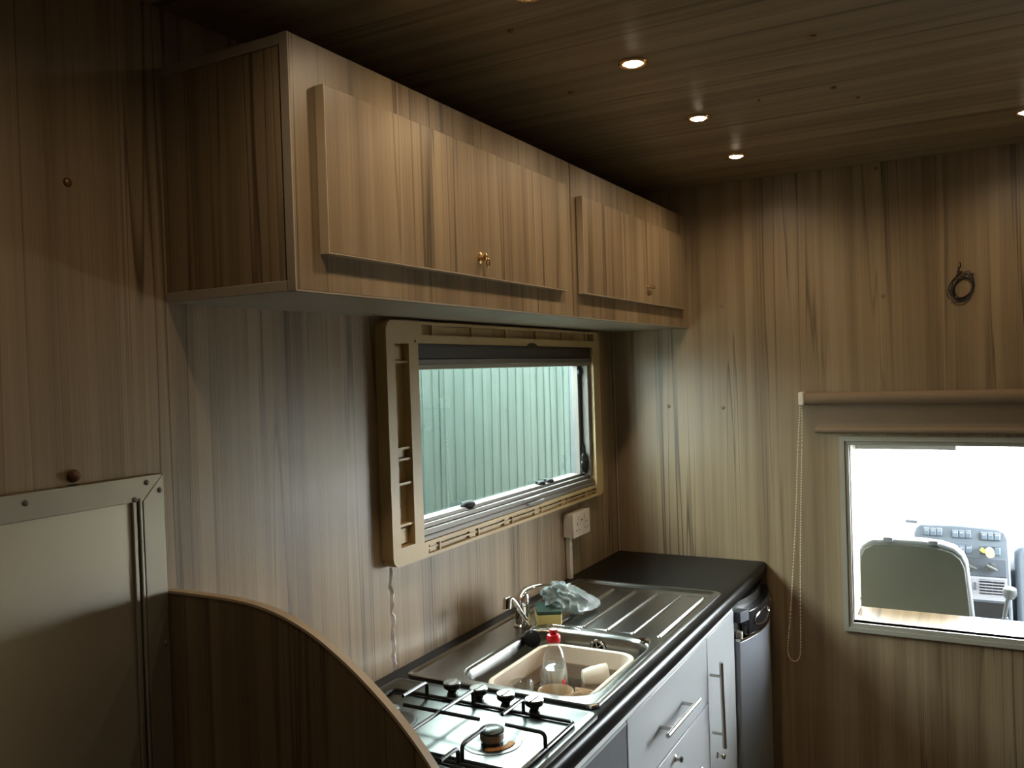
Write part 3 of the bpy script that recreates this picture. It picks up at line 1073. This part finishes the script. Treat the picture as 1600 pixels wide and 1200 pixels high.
d = obj('door', prism(B(), bow_poly(FX0 + .002, FX1 - .002, -.553), XY, .06, .722), 'fridge_door', t, .003)
obj('trim_strip', prism(B(), bow_poly(FX0 + .001, FX1 - .001, -.553, -.003), XY, .722, .731), 'chrome', d)
pn = obj('control_panel', prism(B(), bow_poly(FX0 + .055, FX1 - .002, -.553, -.002), XY, .732, .815), 'fridge_panel', t, .003)
obj('handle_recess', prism(B(), bow_poly(FX0 + .002, FX0 + .054, -.553, .022), XY, .732, .795), 'black_plastic', t, .002)
obj('handle_grip', prism(B(), bow_poly(FX0 + .002, FX0 + .056, -.575, -.004), XY, .785, .822), 'dash_dark', t, .004)
obj('latch', box(B(), FX0 + .012, FX0 + .034, -.605, -.585, .731, .752), 'grey_frame', t, .002)
obj('top_shelf', prism(B(), bow_poly(FX0 + .002, FX1 - .002, -.553, .03), XY, .8155, WB - .004), 'black_plastic', t)
bm = B()
el = []
for i in range(28):
    a = 2 * math.pi * i / 28
    x = -.265 + .085 * math.cos(a)
    el.append(Vector((x, bow(x) - .0035, .772 + .024 * math.sin(a))))
tube(bm, el, .0022, 6, True)
obj('oval_badge', bm, 'chrome', pn)
for x, z, dz in ((-.200, .778, .014), (-.168, .770, .010), (-.120, .782, .020)):
    obj('indicator', box(B(), x - .006, x + .006, bow(x) - .004, bow(x) - .001, z - dz / 2, z + dz / 2), 'grey_frame', pn)

# ------------------------------------------------------------------ socket and trunking
t = thing('wall_socket', (-.46, 0, 1.05), 'white double socket in a surface box under the window', 'socket')
obj('back_box', box(B(), -.535, -.389, -.036, -.0005, 1.052, 1.138), 'white_plastic', t, .003)
fp = obj('face_plate', box(B(), -.536, -.388, -.043, -.035, 1.050, 1.140), 'white_plastic', t, .003)
for sx in (-.502, -.424):
    obj('pin_hole', box(B(), sx - .002, sx + .002, -.0436, -.042, 1.094, 1.102), 'black_plastic', fp)
    for s in (-.011, .011):
        obj('pin_hole', box(B(), sx + s - .0035, sx + s + .0035, -.0436, -.042, 1.074, 1.077), 'black_plastic', fp)
for sx in (-.490, -.436):
    obj('rocker_switch', box(B(), sx - .006, sx + .006, -.046, -.042, 1.111, 1.128), 'white_plastic', fp, .001)
obj('rocker_mark', box(B(), -.470, -.454, -.0437, -.042, 1.106, 1.110), 'putty', fp)
tag(obj('cable_trunking', box(B(), -.518, -.494, -.018, -.0005, .899, 1.052), 'white_plastic', None, .003), 'white vertical cable trunking between the socket and the worktop', 'trunking')

# ------------------------------------------------------------------ kitchen window
t = thing('window_1', (-.9, 0, 1.17), 'camper window in a bare beige plastic frame with open clip channels', kind='structure')
bm = B()
wx0, wx1, wz0, wz1 = -1.591, -.233, 1.171, 1.796
outer = rrect(wx0, wx1, wz0, wz1, .028, 6)
prism(bm, outer, XZ, -.036, -.0005)
fr = obj('frame', bm, 'beige', t)
cut(fr, [(-1.453, -.297, -.05, .05, 1.212, 1.738),
         (-1.556, -1.495, -.05, -.012, 1.218, 1.737),
         (-1.435, -.285, -.05, -.009, 1.761, 1.788),
         (-1.435, -.300, -.05, -.020, 1.180, 1.203)])
b_ = fr.modifiers.new('bevel', 'BEVEL')
b_.width, b_.segments, b_.limit_method, b_.angle_limit = .0025, 2, 'ANGLE', math.radians(45)
for z in (1.690, 1.468, 1.440, 1.378, 1.272):
    obj('clip_rib', box(B(), -1.5565, -1.4945, -.030, -.0115, z - .003, z + .003), 'beige', fr)
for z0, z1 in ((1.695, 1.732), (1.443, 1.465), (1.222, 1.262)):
    obj('socket_shade_block', box(B(), -1.545, -1.503, -.019, -.0115, z0, z1), 'beige', fr, .002)  # solid blocks placed for the shade of the open clip sockets
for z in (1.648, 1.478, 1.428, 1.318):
    dome('screw_hole_shade', (-1.527, -.0119, z), (0, -1, 0), .0055, .001, 'black_plastic', fr)  # black discs paint the shade inside the holes, nothing is bored
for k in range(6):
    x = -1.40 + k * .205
    obj('socket_shade_block', prism(B(), [(x - .03, -.0085), (x + .018, -.0085), (x + .018, -.026)], XY, 1.7615, 1.7875), 'beige', fr)  # wedge shaped after the triangular shadow beside each rib
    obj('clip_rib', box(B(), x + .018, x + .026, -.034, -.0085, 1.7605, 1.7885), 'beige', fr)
    obj('socket_shade_block', box(B(), x - .020, x + .014, -.028, -.0195, 1.1805, 1.2025), 'beige', fr, .001)  # solid block standing where the socket cavity is in shade
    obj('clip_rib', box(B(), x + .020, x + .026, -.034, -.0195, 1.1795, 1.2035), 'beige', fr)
obj('channel_bar', box(B(), -1.435, -.300, -.030, -.0195, 1.189, 1.1945), 'beige', fr)
dome('screw', (-1.466, -.0355, 1.7435), (0, -1, 0), .004, .002, 'black_plastic', fr)
# roller blind cassette at the top
cs = obj('blind_cassette', box(B(), -1.453, -.297, -.026, .045, 1.697, 1.7385), 'brown_blind', t, .002)
obj('cassette_line', box(B(), -1.453, -.297, -.0275, -.02, 1.7285, 1.7315), 'black_plastic', cs)
obj('blind_rail', box(B(), -1.452, -.298, -.030, .03, 1.682, 1.697), 'alu', t, .002)
obj('blind_rail', box(B(), -1.447, -.302, -.022, .03, 1.669, 1.6825), 'grey_frame', t, .002)
bm = B()
prism(bm, [(-.80 + .035 * math.cos(math.radians(a)), 1.737 + .011 * math.sin(math.radians(a))) for a in range(0, 181, 15)], XZ, -.0375, -.034)
obj('blind_pull', bm, 'black_plastic', t)
# bottom rails, stepped
obj('fly_rail', box(B(), -1.452, -.298, -.030, .0, 1.2125, 1.2255), 'alu', t, .002)
rl = obj('fly_rail', box(B(), -1.448, -.302, -.024, .01, 1.2255, 1.240), 'alu', t, .002)
obj('fly_rail', box(B(), -1.444, -.306, -.010, .02, 1.240, 1.252), 'alu', t, .002)
obj('fly_rail', box(B(), -1.44, -.306, .004, .045, 1.250, 1.262), 'alu', t, .002)
bm = B()
prism(bm, [(-.81 + .058 * math.cos(math.radians(a)), 1.2265 - .012 * math.sin(math.radians(a))) for a in range(0, 181, 12)], XZ, -.040, -.028)
obj('latch_tab', bm, 'alu', rl, .001)
obj('latch_tab', box(B(), -.875, -.765, -.031, -.022, 1.234, 1.2405), 'alu', rl, .001)
# side rails
obj('side_rail', box(B(), -.322, -.297, -.022, .045, 1.25, 1.67), 'alu', t, .002)
obj('side_rail', box(B(), -.352, -.334, .006, .03, 1.26, 1.67), 'alu', t, .002)
obj('side_channel', box(B(), -.335, -.321, .01, .045, 1.25, 1.67), 'dash_dark', t)
obj('side_rail', box(B(), -1.453, -1.440, -.010, .045, 1.25, 1.67), 'beige', t, .002)
obj('acrylic_pane', box(B(), -1.442, -.340, .0335, .0365, 1.255, 1.70), 'pane', t)
# stay arm and catches
bm = B()
tube(bm, [(-.332, -.001, 1.262), (-.332, -.001, 1.30), (-.330, .004, 1.37)], .006, 8)
ball(bm, (-.337, -.004, 1.318), .019, 12, 1, .6, 1.25)
ball(bm, (-.352, -.006, 1.290), .016, 12, 1, .6, 1.5)
box(bm, -.345, -.322, -.008, .012, 1.262, 1.283)
obj('stay_arm', bm, 'black_plastic', t)
bm = B()
lathe(bm, (-.343, .008, 1.645), (0, -1, 0), [(.010, 0), (.010, .006), (.006, .009), (.0005, .009)], 14)
obj('stay_pivot', bm, 'dash_dark', t)
for x in (-1.152, -.665, -.600):
    bm = B()
    ball(bm, (x, .014, 1.264), .034 if x < -1 else .024, 14, 1, .5, .40)
    box(bm, x - .008, x + .008, .006, .034, 1.255, 1.272)
    obj('window_catch', bm, 'black_rubber', t)

# ------------------------------------------------------------------ opening to the cab: trim, lining, sill
t = thing('window_2', (0, -1.4, .67), 'open pass-through to the cab with pale angle trim and a laminate sill', kind='structure')
TW = .031
for o0, o1, dep, mt_ in ((TW, .0145, -.017, 'grey_frame'), (.0145, 0, -.010, 'grey_frame')):
    obj('trim_stile', prism(B(), [(OY1 + o0, OZ1 + o0), (OY1 + o1, OZ1 + o1), (OY1 + o1, OZ0 - o1), (OY1 + o0, OZ0 - o0)], YZ, dep, -.0005), mt_, t, .001)
    obj('trim_stile', prism(B(), [(OY0 - o0, OZ1 + o0), (OY0 - o1, OZ1 + o1), (OY0 - o1, OZ0 - o1), (OY0 - o0, OZ0 - o0)], YZ, dep, -.0005), mt_, t, .001)
    obj('trim_rail', prism(B(), [(OY0 - o0, OZ1 + o0), (OY1 + o0, OZ1 + o0), (OY1 + o1, OZ1 + o1), (OY0 - o1, OZ1 + o1)], YZ, dep, -.0005), mt_, t, .001)
    obj('trim_rail', prism(B(), [(OY0 - o0, OZ0 - o0), (OY1 + o0, OZ0 - o0), (OY1 + o1, OZ0 - o1), (OY0 - o1, OZ0 - o1)], YZ, dep, -.0005), mt_, t, .001)
TD = .225
obj('sill', box(B(), 0, TD, OY0, OY1, OZ0 - .03, OZ0), 'wood_sill', t)
obj('reveal', box(B(), 0, TD, OY1, OY1 + .02, OZ0 - .03, OZ1 + .02), 'reveal_paint', t)
obj('reveal', box(B(), 0, TD, OY0 - .02, OY0, OZ0 - .03, OZ1 + .02), 'reveal_paint', t)
obj('reveal', box(B(), 0, TD, OY0, OY1, OZ1, OZ1 + .02), 'reveal_paint', t)
obj('corner_gusset', prism(B(), [(.03, OY1), (.10, OY1), (.03, OY1 - .055)], lambda a, b, d: (a, b, d), OZ0 - .0005, OZ0 + .0015), 'white_plastic', t)
for (x, z) in ((.012, .722), (.20, .74), (.012, 1.33)):
    dome('screw', (x, OY1 + .0005, z), (0, -1, 0), .005, .003, 'screw_brass', t)
obj('curtain_rail', box(B(), .196, .206, -1.246, OY1, 1.316, 1.345), 'visor', t, .002)

# ------------------------------------------------------------------ roller blind above it
t = thing('roller_blind', (-.05, -1.4, 1.39), 'brown roller blind wound up above the cab opening with a bead chain', 'blind')
obj('fabric_roll', cyl(B(), (-.036, -.762, 1.522), (-.036, -2.05, 1.522), .0225, n=28), 'blind_fabric', t)
fb = obj('fabric_drop', box(B(), -.020, -.017, -2.03, -.794, 1.412, 1.525), 'blind_fabric', t)
obj('bottom_bar', cyl(B(), (-.0185, -.792, 1.405), (-.0185, -2.032, 1.405), .011, n=16), 'blind_fabric', t)
br = obj('bracket', box(B(), -.060, -.0005, -.7615, -.742, 1.498, 1.546), 'white_plastic', t, .004)
obj('bracket', box(B(), -.060, -.0005, -2.070, -2.050, 1.498, 1.546), 'white_plastic', t, .004)
cpts = catmull([(-.048, -.747, 1.51), (-.047, -.735, 1.35), (-.045, -.717, 1.05), (-.043, -.690, .72), (-.042, -.677, .60), (-.042, -.682, .558), (-.042, -.700, .545), (-.042, -.718, .562), (-.043, -.724, .62),
                (-.044, -.728, .80), (-.046, -.738, 1.10), (-.047, -.750, 1.38), (-.048, -.753, 1.51)], 30)
bm = B()
last = None
for p in cpts:
    if last is None or (p - last).length > .0085:
        bmesh.ops.create_icosphere(bm, subdivisions=1, radius=.0031, matrix=Matrix.Translation(p))
        last = p
tube(bm, cpts[::3], .0008, 4)
obj('bead_chain', bm, 'bead', t)

# ------------------------------------------------------------------ coil of cable on the end wall
bm = B()
cpt = [(-.012, -1.276, 1.978), (-.012, -1.279, 1.966), (-.012, -1.274, 1.955), (-.011, -1.270, 1.945)]
for turn in range(4):
    sc_y = .032 + .006 * math.sin(turn * 2.1)
    sc_z = .041 + .007 * math.cos(turn * 1.7)
    oy, oz = -1.283 + .004 * math.sin(turn * 1.9), 1.900 - .004 * turn
    for k in range(12):
        a = math.radians(105 + k * 30)
        cpt.append((-.008 - .002 * (turn % 2), oy - sc_y * math.cos(a) * 1.0 - .18 * sc_z * math.sin(a), oz + sc_z * math.sin(a)))
cpt.append((-.008, -1.318, 1.935))
tube(bm, catmull(cpt, 4), .0021, 6)
tag(obj('cable_coil', bm, 'wire'), 'small black coil of thin cable hanging on the end wall', 'cable')
bm = B()
rg = [(-1.24, 1.888), (-1.252, 1.850), (-1.236, 1.838), (-1.262, 1.842), (-1.290, 1.846), (-1.302, 1.858), (-1.304, 1.880), (-1.28, 1.868)]
prism(bm, rg, YZ, -.0018, .0005)
obj('putty_patch', bm, 'putty', wall_end)

# ------------------------------------------------------------------ the cab beyond
bm = B()
box(bm, .03, 2.15, -2.35, .05, -.05, 0)                        # cab floor
box(bm, .03, 1.75, -2.35, .05, 1.80, 1.84)                     # roof
box(bm, .03, .75, .03, .05, 0, 1.80)                           # left side behind door
box(bm, .75, 2.15, .03, .05, 0, .80)
box(bm, .03, .75, -2.35, -2.33, 0, 1.80)
box(bm, .75, 2.15, -2.35, -2.33, 0, .80)
box(bm, .75, 1.75, .03, .05, 1.70, 1.80)
box(bm, .75, 1.75, -2.35, -2.33, 1.70, 1.80)
box(bm, 2.05, 2.15, -2.35, .05, -.4, .66)                      # front panel below the windscreen
box(bm, .03, .06, -2.35, YR, 0, 1.84)
tag(obj('wall_cab_shell', bm, 'cab_lining'), 'pale lining of the driving cab', kind='structure')
bm = B()
for y in (.04, -2.34):
    tube(bm, [(2.08, y, .64), (1.74, y, 1.82)], .035, 8)
tag(obj('wall_cab_pillars', bm, 'cab_lining'), 'windscreen pillars of the driving cab', kind='structure')
bm = B()
prism(bm, [(2.07, .655), (1.75, 1.80), (1.755, 1.80), (2.075, .655)], XZ, -2.33, .03)
tag(obj('window_3', bm, 'windscreen_glass'), 'windscreen of the driving cab', kind='structure')

t = thing('cab_seat', (.5, -1.06, 0), 'grey-green moulded back of the cab passenger seat seen through the opening', 'seat')
sl = [(-.862, .3), (-.864, .80), (-.868, .86), (-.885, .897), (-.92, .915), (-1.0, .922), (-1.10, .922), (-1.18, .915), (-1.225, .902), (-1.255, .877), (-1.270, .842), (-1.279, .75), (-1.290, .62), (-1.312, .3)]


def seat_fn(a, b, d):
    return (d + (b - .6) * .10, a, b)


obj('backrest', prism(B(), sl, seat_fn, .436, .54), 'seat_rim', t, .02, seg=4)
ca_, cb_ = -1.07, .60
obj('back_shell', prism(B(), [(ca_ + (a - ca_) * .945, cb_ + (b - cb_) * .945) for a, b in sl], seat_fn, .426, .44), 'seat_back', t, .004)
obj('cushion', box(B(), .50, .98, -1.32, -.85, .28, .42), 'seat_back', t, .03, seg=4)
obj('pedestal', box(B(), .55, .92, -1.28, -.89, 0, .29), 'dash_dark', t)
for y, z in ((-.985, .921), (-1.15, .917)):
    obj('headrest_socket', box(B(), .452, .490, y - .018, y + .018, z - .006, z + .012), 'dash', t, .004)

t = thing('dashboard', (1.6, -1.15, 0), 'grey dashboard with a raised switch console in the cab', 'dashboard')
obj('dash_top', prism(B(), [(1.50, .30), (1.50, .60), (1.60, .665), (2.06, .665), (2.06, .30)], XZ, -2.32, .02), 'dash', t, .015, seg=3)
# centre console: tilted face
CX = 1.40


def con(a, b, d):
    return (CX + d + (b - .55) * .22, a, b)


obj('console', prism(B(), [(-1.015, .12), (-1.015, .77), (-1.022, .80), (-1.045, .818), (-1.20, .822), (-1.38, .814), (-1.415, .80), (-1.43, .77), (-1.438, .50), (-1.445, .12)], con, .0, .20), 'dash', t, .008, seg=3)


def cbox(a0, a1, b0, b1, d0, d1):
    return prism(B(), [(a0, b0), (a0, b1), (a1, b1), (a1, b0)], con, d0, d1)


for row, (zt, cols) in enumerate(((.806, ((-1.058, 3), (-1.186, 3), (-1.310, 3))), (.735, ((-1.058, 3), (-1.186, 3))))):
    for y0, n_ in cols:
        pz = zt + (y0 + 1.058) * .03
        pl_ = obj('switch_plate', cbox(y0, y0 - .088, pz - .041, pz, -.004, .002), 'dash_dark', t, .001)
        for k in range(n_):
            a = y0 - .003 - k * .0283
            s = obj('rocker_switch', cbox(a, a - .0255, pz - .038, pz - .003, -.010, -.002), 'switch', pl_, .003)
            obj('rocker_mark', cbox(a - .006, a - .0195, pz - .017, pz - .010, -.0112, -.009), 'dash_light', pl_)
obj('switch_plate', cbox(-1.308, -1.396, .688, .730, -.003, .002), 'dash_dark', t, .001)
obj('rocker_switch', cbox(-1.370, -1.394, .690, .727, -.010, -.002), 'switch', t, .003)
bm = B()
cyl(bm, con(-1.348, .708, -.002), con(-1.352, .703, -.05), .020, n=16)
obj('white_plug', bm, 'plug_cream', t)
bm = B()
for k in range(4):
    tube(bm, catmull([con(-1.318 + k * .003, .712, .0), con(-1.316 + k * .002, .725 - k * .004, -.022), con(-1.330 + k * .002, .716 - k * .004, -.03), con(-1.342, .708, -.035)], 4), .0022, 5)
obj('wiring', bm, 'yellow_wire', t)
obj('dial_panel', cbox(-1.17, -1.418, .590, .672, -.004, .002), 'dash_dark', t, .002)
for y in (-1.268, -1.355):
    bm = B()
    cyl(bm, con(y, .634, -.003), con(y, .634, -.02), .020, n=18)
    a = Vector(con(y, .634, -.024))
    tube(bm, [a + Vector((0, .022, .012)), a + Vector((0, -.022, -.012))], .008, 8)
    obj('dial_knob', bm, 'knob_grey', t)
vp = obj('vent_panel', cbox(-1.17, -1.420, .478, .585, -.006, .002), 'dash_light', t, .003)
for y0, y1 in ((-1.175, -1.265), (-1.302, -1.408)):
    obj('vent_recess', cbox(y0, y1, .508, .575, -.0075, -.004), 'black_plastic', vp)
    for k in range(5):
        z = .515 + k * .0135
        obj('vent_slat', cbox(y0, y1, z, z + .004, -.011, -.007), 'dash_light', vp)
    for k in range(1, 4):
        y = y0 + (y1 - y0) * k / 4
        obj('vent_slat', cbox(y, y - .003, .508, .575, -.009, -.007), 'dash_dark', vp)
obj('vent_wheel', cbox(-1.278, -1.291, .525, .560, -.014, -.004), 'dash_dark', vp, .002)
obj('storage_slot', cbox(-1.17, -1.425, .40, .470, -.003, .002), 'black_plastic', t, .002)
obj('lower_trim', cbox(-1.10, -1.44, .12, .385, -.012, .002), 'dash', t, .006)
# driver's side binnacle at the right
obj('driver_binnacle', prism(B(), [(-1.46, .12), (-1.455, .70), (-1.475, .735), (-1.60, .76), (-2.10, .76), (-2.16, .70), (-2.16, .12)], con, .03, .20), 'dash', t, .02, seg=3)

t = thing('gear_lever', (1.0, -1.41, 0), 'grey gear lever with a round knob and gaiter in front of the dashboard', 'gear lever')
obj('knob', lathe(B(), (1.0, -1.418, .590), (-.15, -.1, 1), [(.010, 0), (.020, .004), (.027, .020), (.028, .035), (.024, .048), (.012, .054), (.0005, .055)], 24), 'knob_grey', t)
obj('stick', tube(B(), catmull([(1.05, -1.395, .40), (1.03, -1.40, .50), (1.005, -1.415, .595)], 5), .009, 10), 'knob_grey', t)
obj('gaiter', lathe(B(), (1.06, -1.39, .20), (-.1, -.04, 1), [(.075, 0), (.072, .06), (.058, .11), (.050, .13), (.052, .14), (.036, .18), (.030, .20), (.032, .21), (.018, .26), (.012, .30)], 20), 'dash_dark', t)
obj('tunnel', box(B(), .85, 1.27, -1.47, -1.31, 0, .215), 'dash_dark', t, .02)

for i, (y0, y1, z0, z1, lab_) in enumerate(((-.93, -1.10, .722, .690, 'dark wiper arm beyond the windscreen left of the switch console'), (-1.52, -1.86, .705, .685, 'dark wiper arm beyond the windscreen on the driver side'))):
    bm = B()
    tube(bm, [(2.10, y0, z0), (2.12, (y0 + y1) / 2, (z0 + z1) / 2 + .004), (2.13, y1, z1)], .011, 8)
    box(bm, 2.10, 2.16, y1 - .02, y1 + .02, .64, z1)
    tag(obj('wiper', bm, 'black_rubber'), lab_, 'wiper')

# ------------------------------------------------------------------ outside
tag(obj('ground', box(B(), -30, 40, -30, 30, -1.05, -.95), 'ground'), 'pale gravel ground outside', kind='structure')
# corrugated sheet fence
FYY = .60
root = thing('corrugated_fence', (.3, FYY, -.95), 'pale green corrugated metal fence outside the kitchen window', 'fence')
pitch = .0765
prof = [(0, 0), (.22, .0008), (.44, 0), (.50, 0), (.72, .0008)]


def sheet(x0, npitch, ydo, lean, top):
    bm = B()
    cols = []
    for k in range(npitch):
        for u, h in prof:
            cols.append((x0 + (k + u) * pitch, h))
    cols.append((x0 + npitch * pitch, 0))
    zs = [-.95, .2, .8, 1.0, 1.15, 1.3, 1.45, 1.6, top]
    g = []
    for x, h in cols:
        colv = []
        for z in zs:
            wob = .0035 * noise.noise(Vector((x * 9, z * 2.2, 3.3)))
            colv.append(bm.verts.new((x + lean * (z - 1.0) + .0025 * noise.noise(Vector((x * 4, z * 1.5, 9))), FYY + ydo - h + wob, z)))
        g.append(colv)
    for a, b in zip(g, g[1:]):
        for k in range(len(zs) - 1):
            bm.faces.new((a[k], b[k], b[k + 1], a[k + 1]))
    return bm


for i in range(6):
    x0 = -1.94 + i * 10 * pitch
    obj('sheet', sheet(x0, 11 if i else 10, .003 * (i % 2), .012 if i % 2 else .02, 1.682 + .004 * ((i * 7) % 3)), 'fence_green', root, angle=75)
for k in range(60):
    lean = .012 if (k // 10) % 2 else .02
    x = -1.94 + (k + .47) * pitch
    yk = FYY + .003 * ((k // 10) % 2)
    zt = 1.682 + .004 * (((k // 10) * 7) % 3)
    pts = []
    for z in (-.95, .2, .8, 1.0, 1.15, 1.3, 1.45, 1.6, zt):
        wob = .0035 * noise.noise(Vector((x * 9, z * 2.2, 3.3)))
        pts.append(Vector((x + lean * (z - 1.0) + .003 * noise.noise(Vector((x * 14, z * 4.5, 9))), yk + wob + .001, z)))
    obj('rib', tube(B(), pts, .0058, 8), 'fence_green', root)
obj('fence_rail', box(B(), -2.2, 2.8, FYY + .008, FYY + .05, 1.58, 1.65), 'fence_green', root)
obj('fence_rail', box(B(), -2.2, 2.8, FYY + .008, FYY + .05, 0, .07), 'fence_green', root)
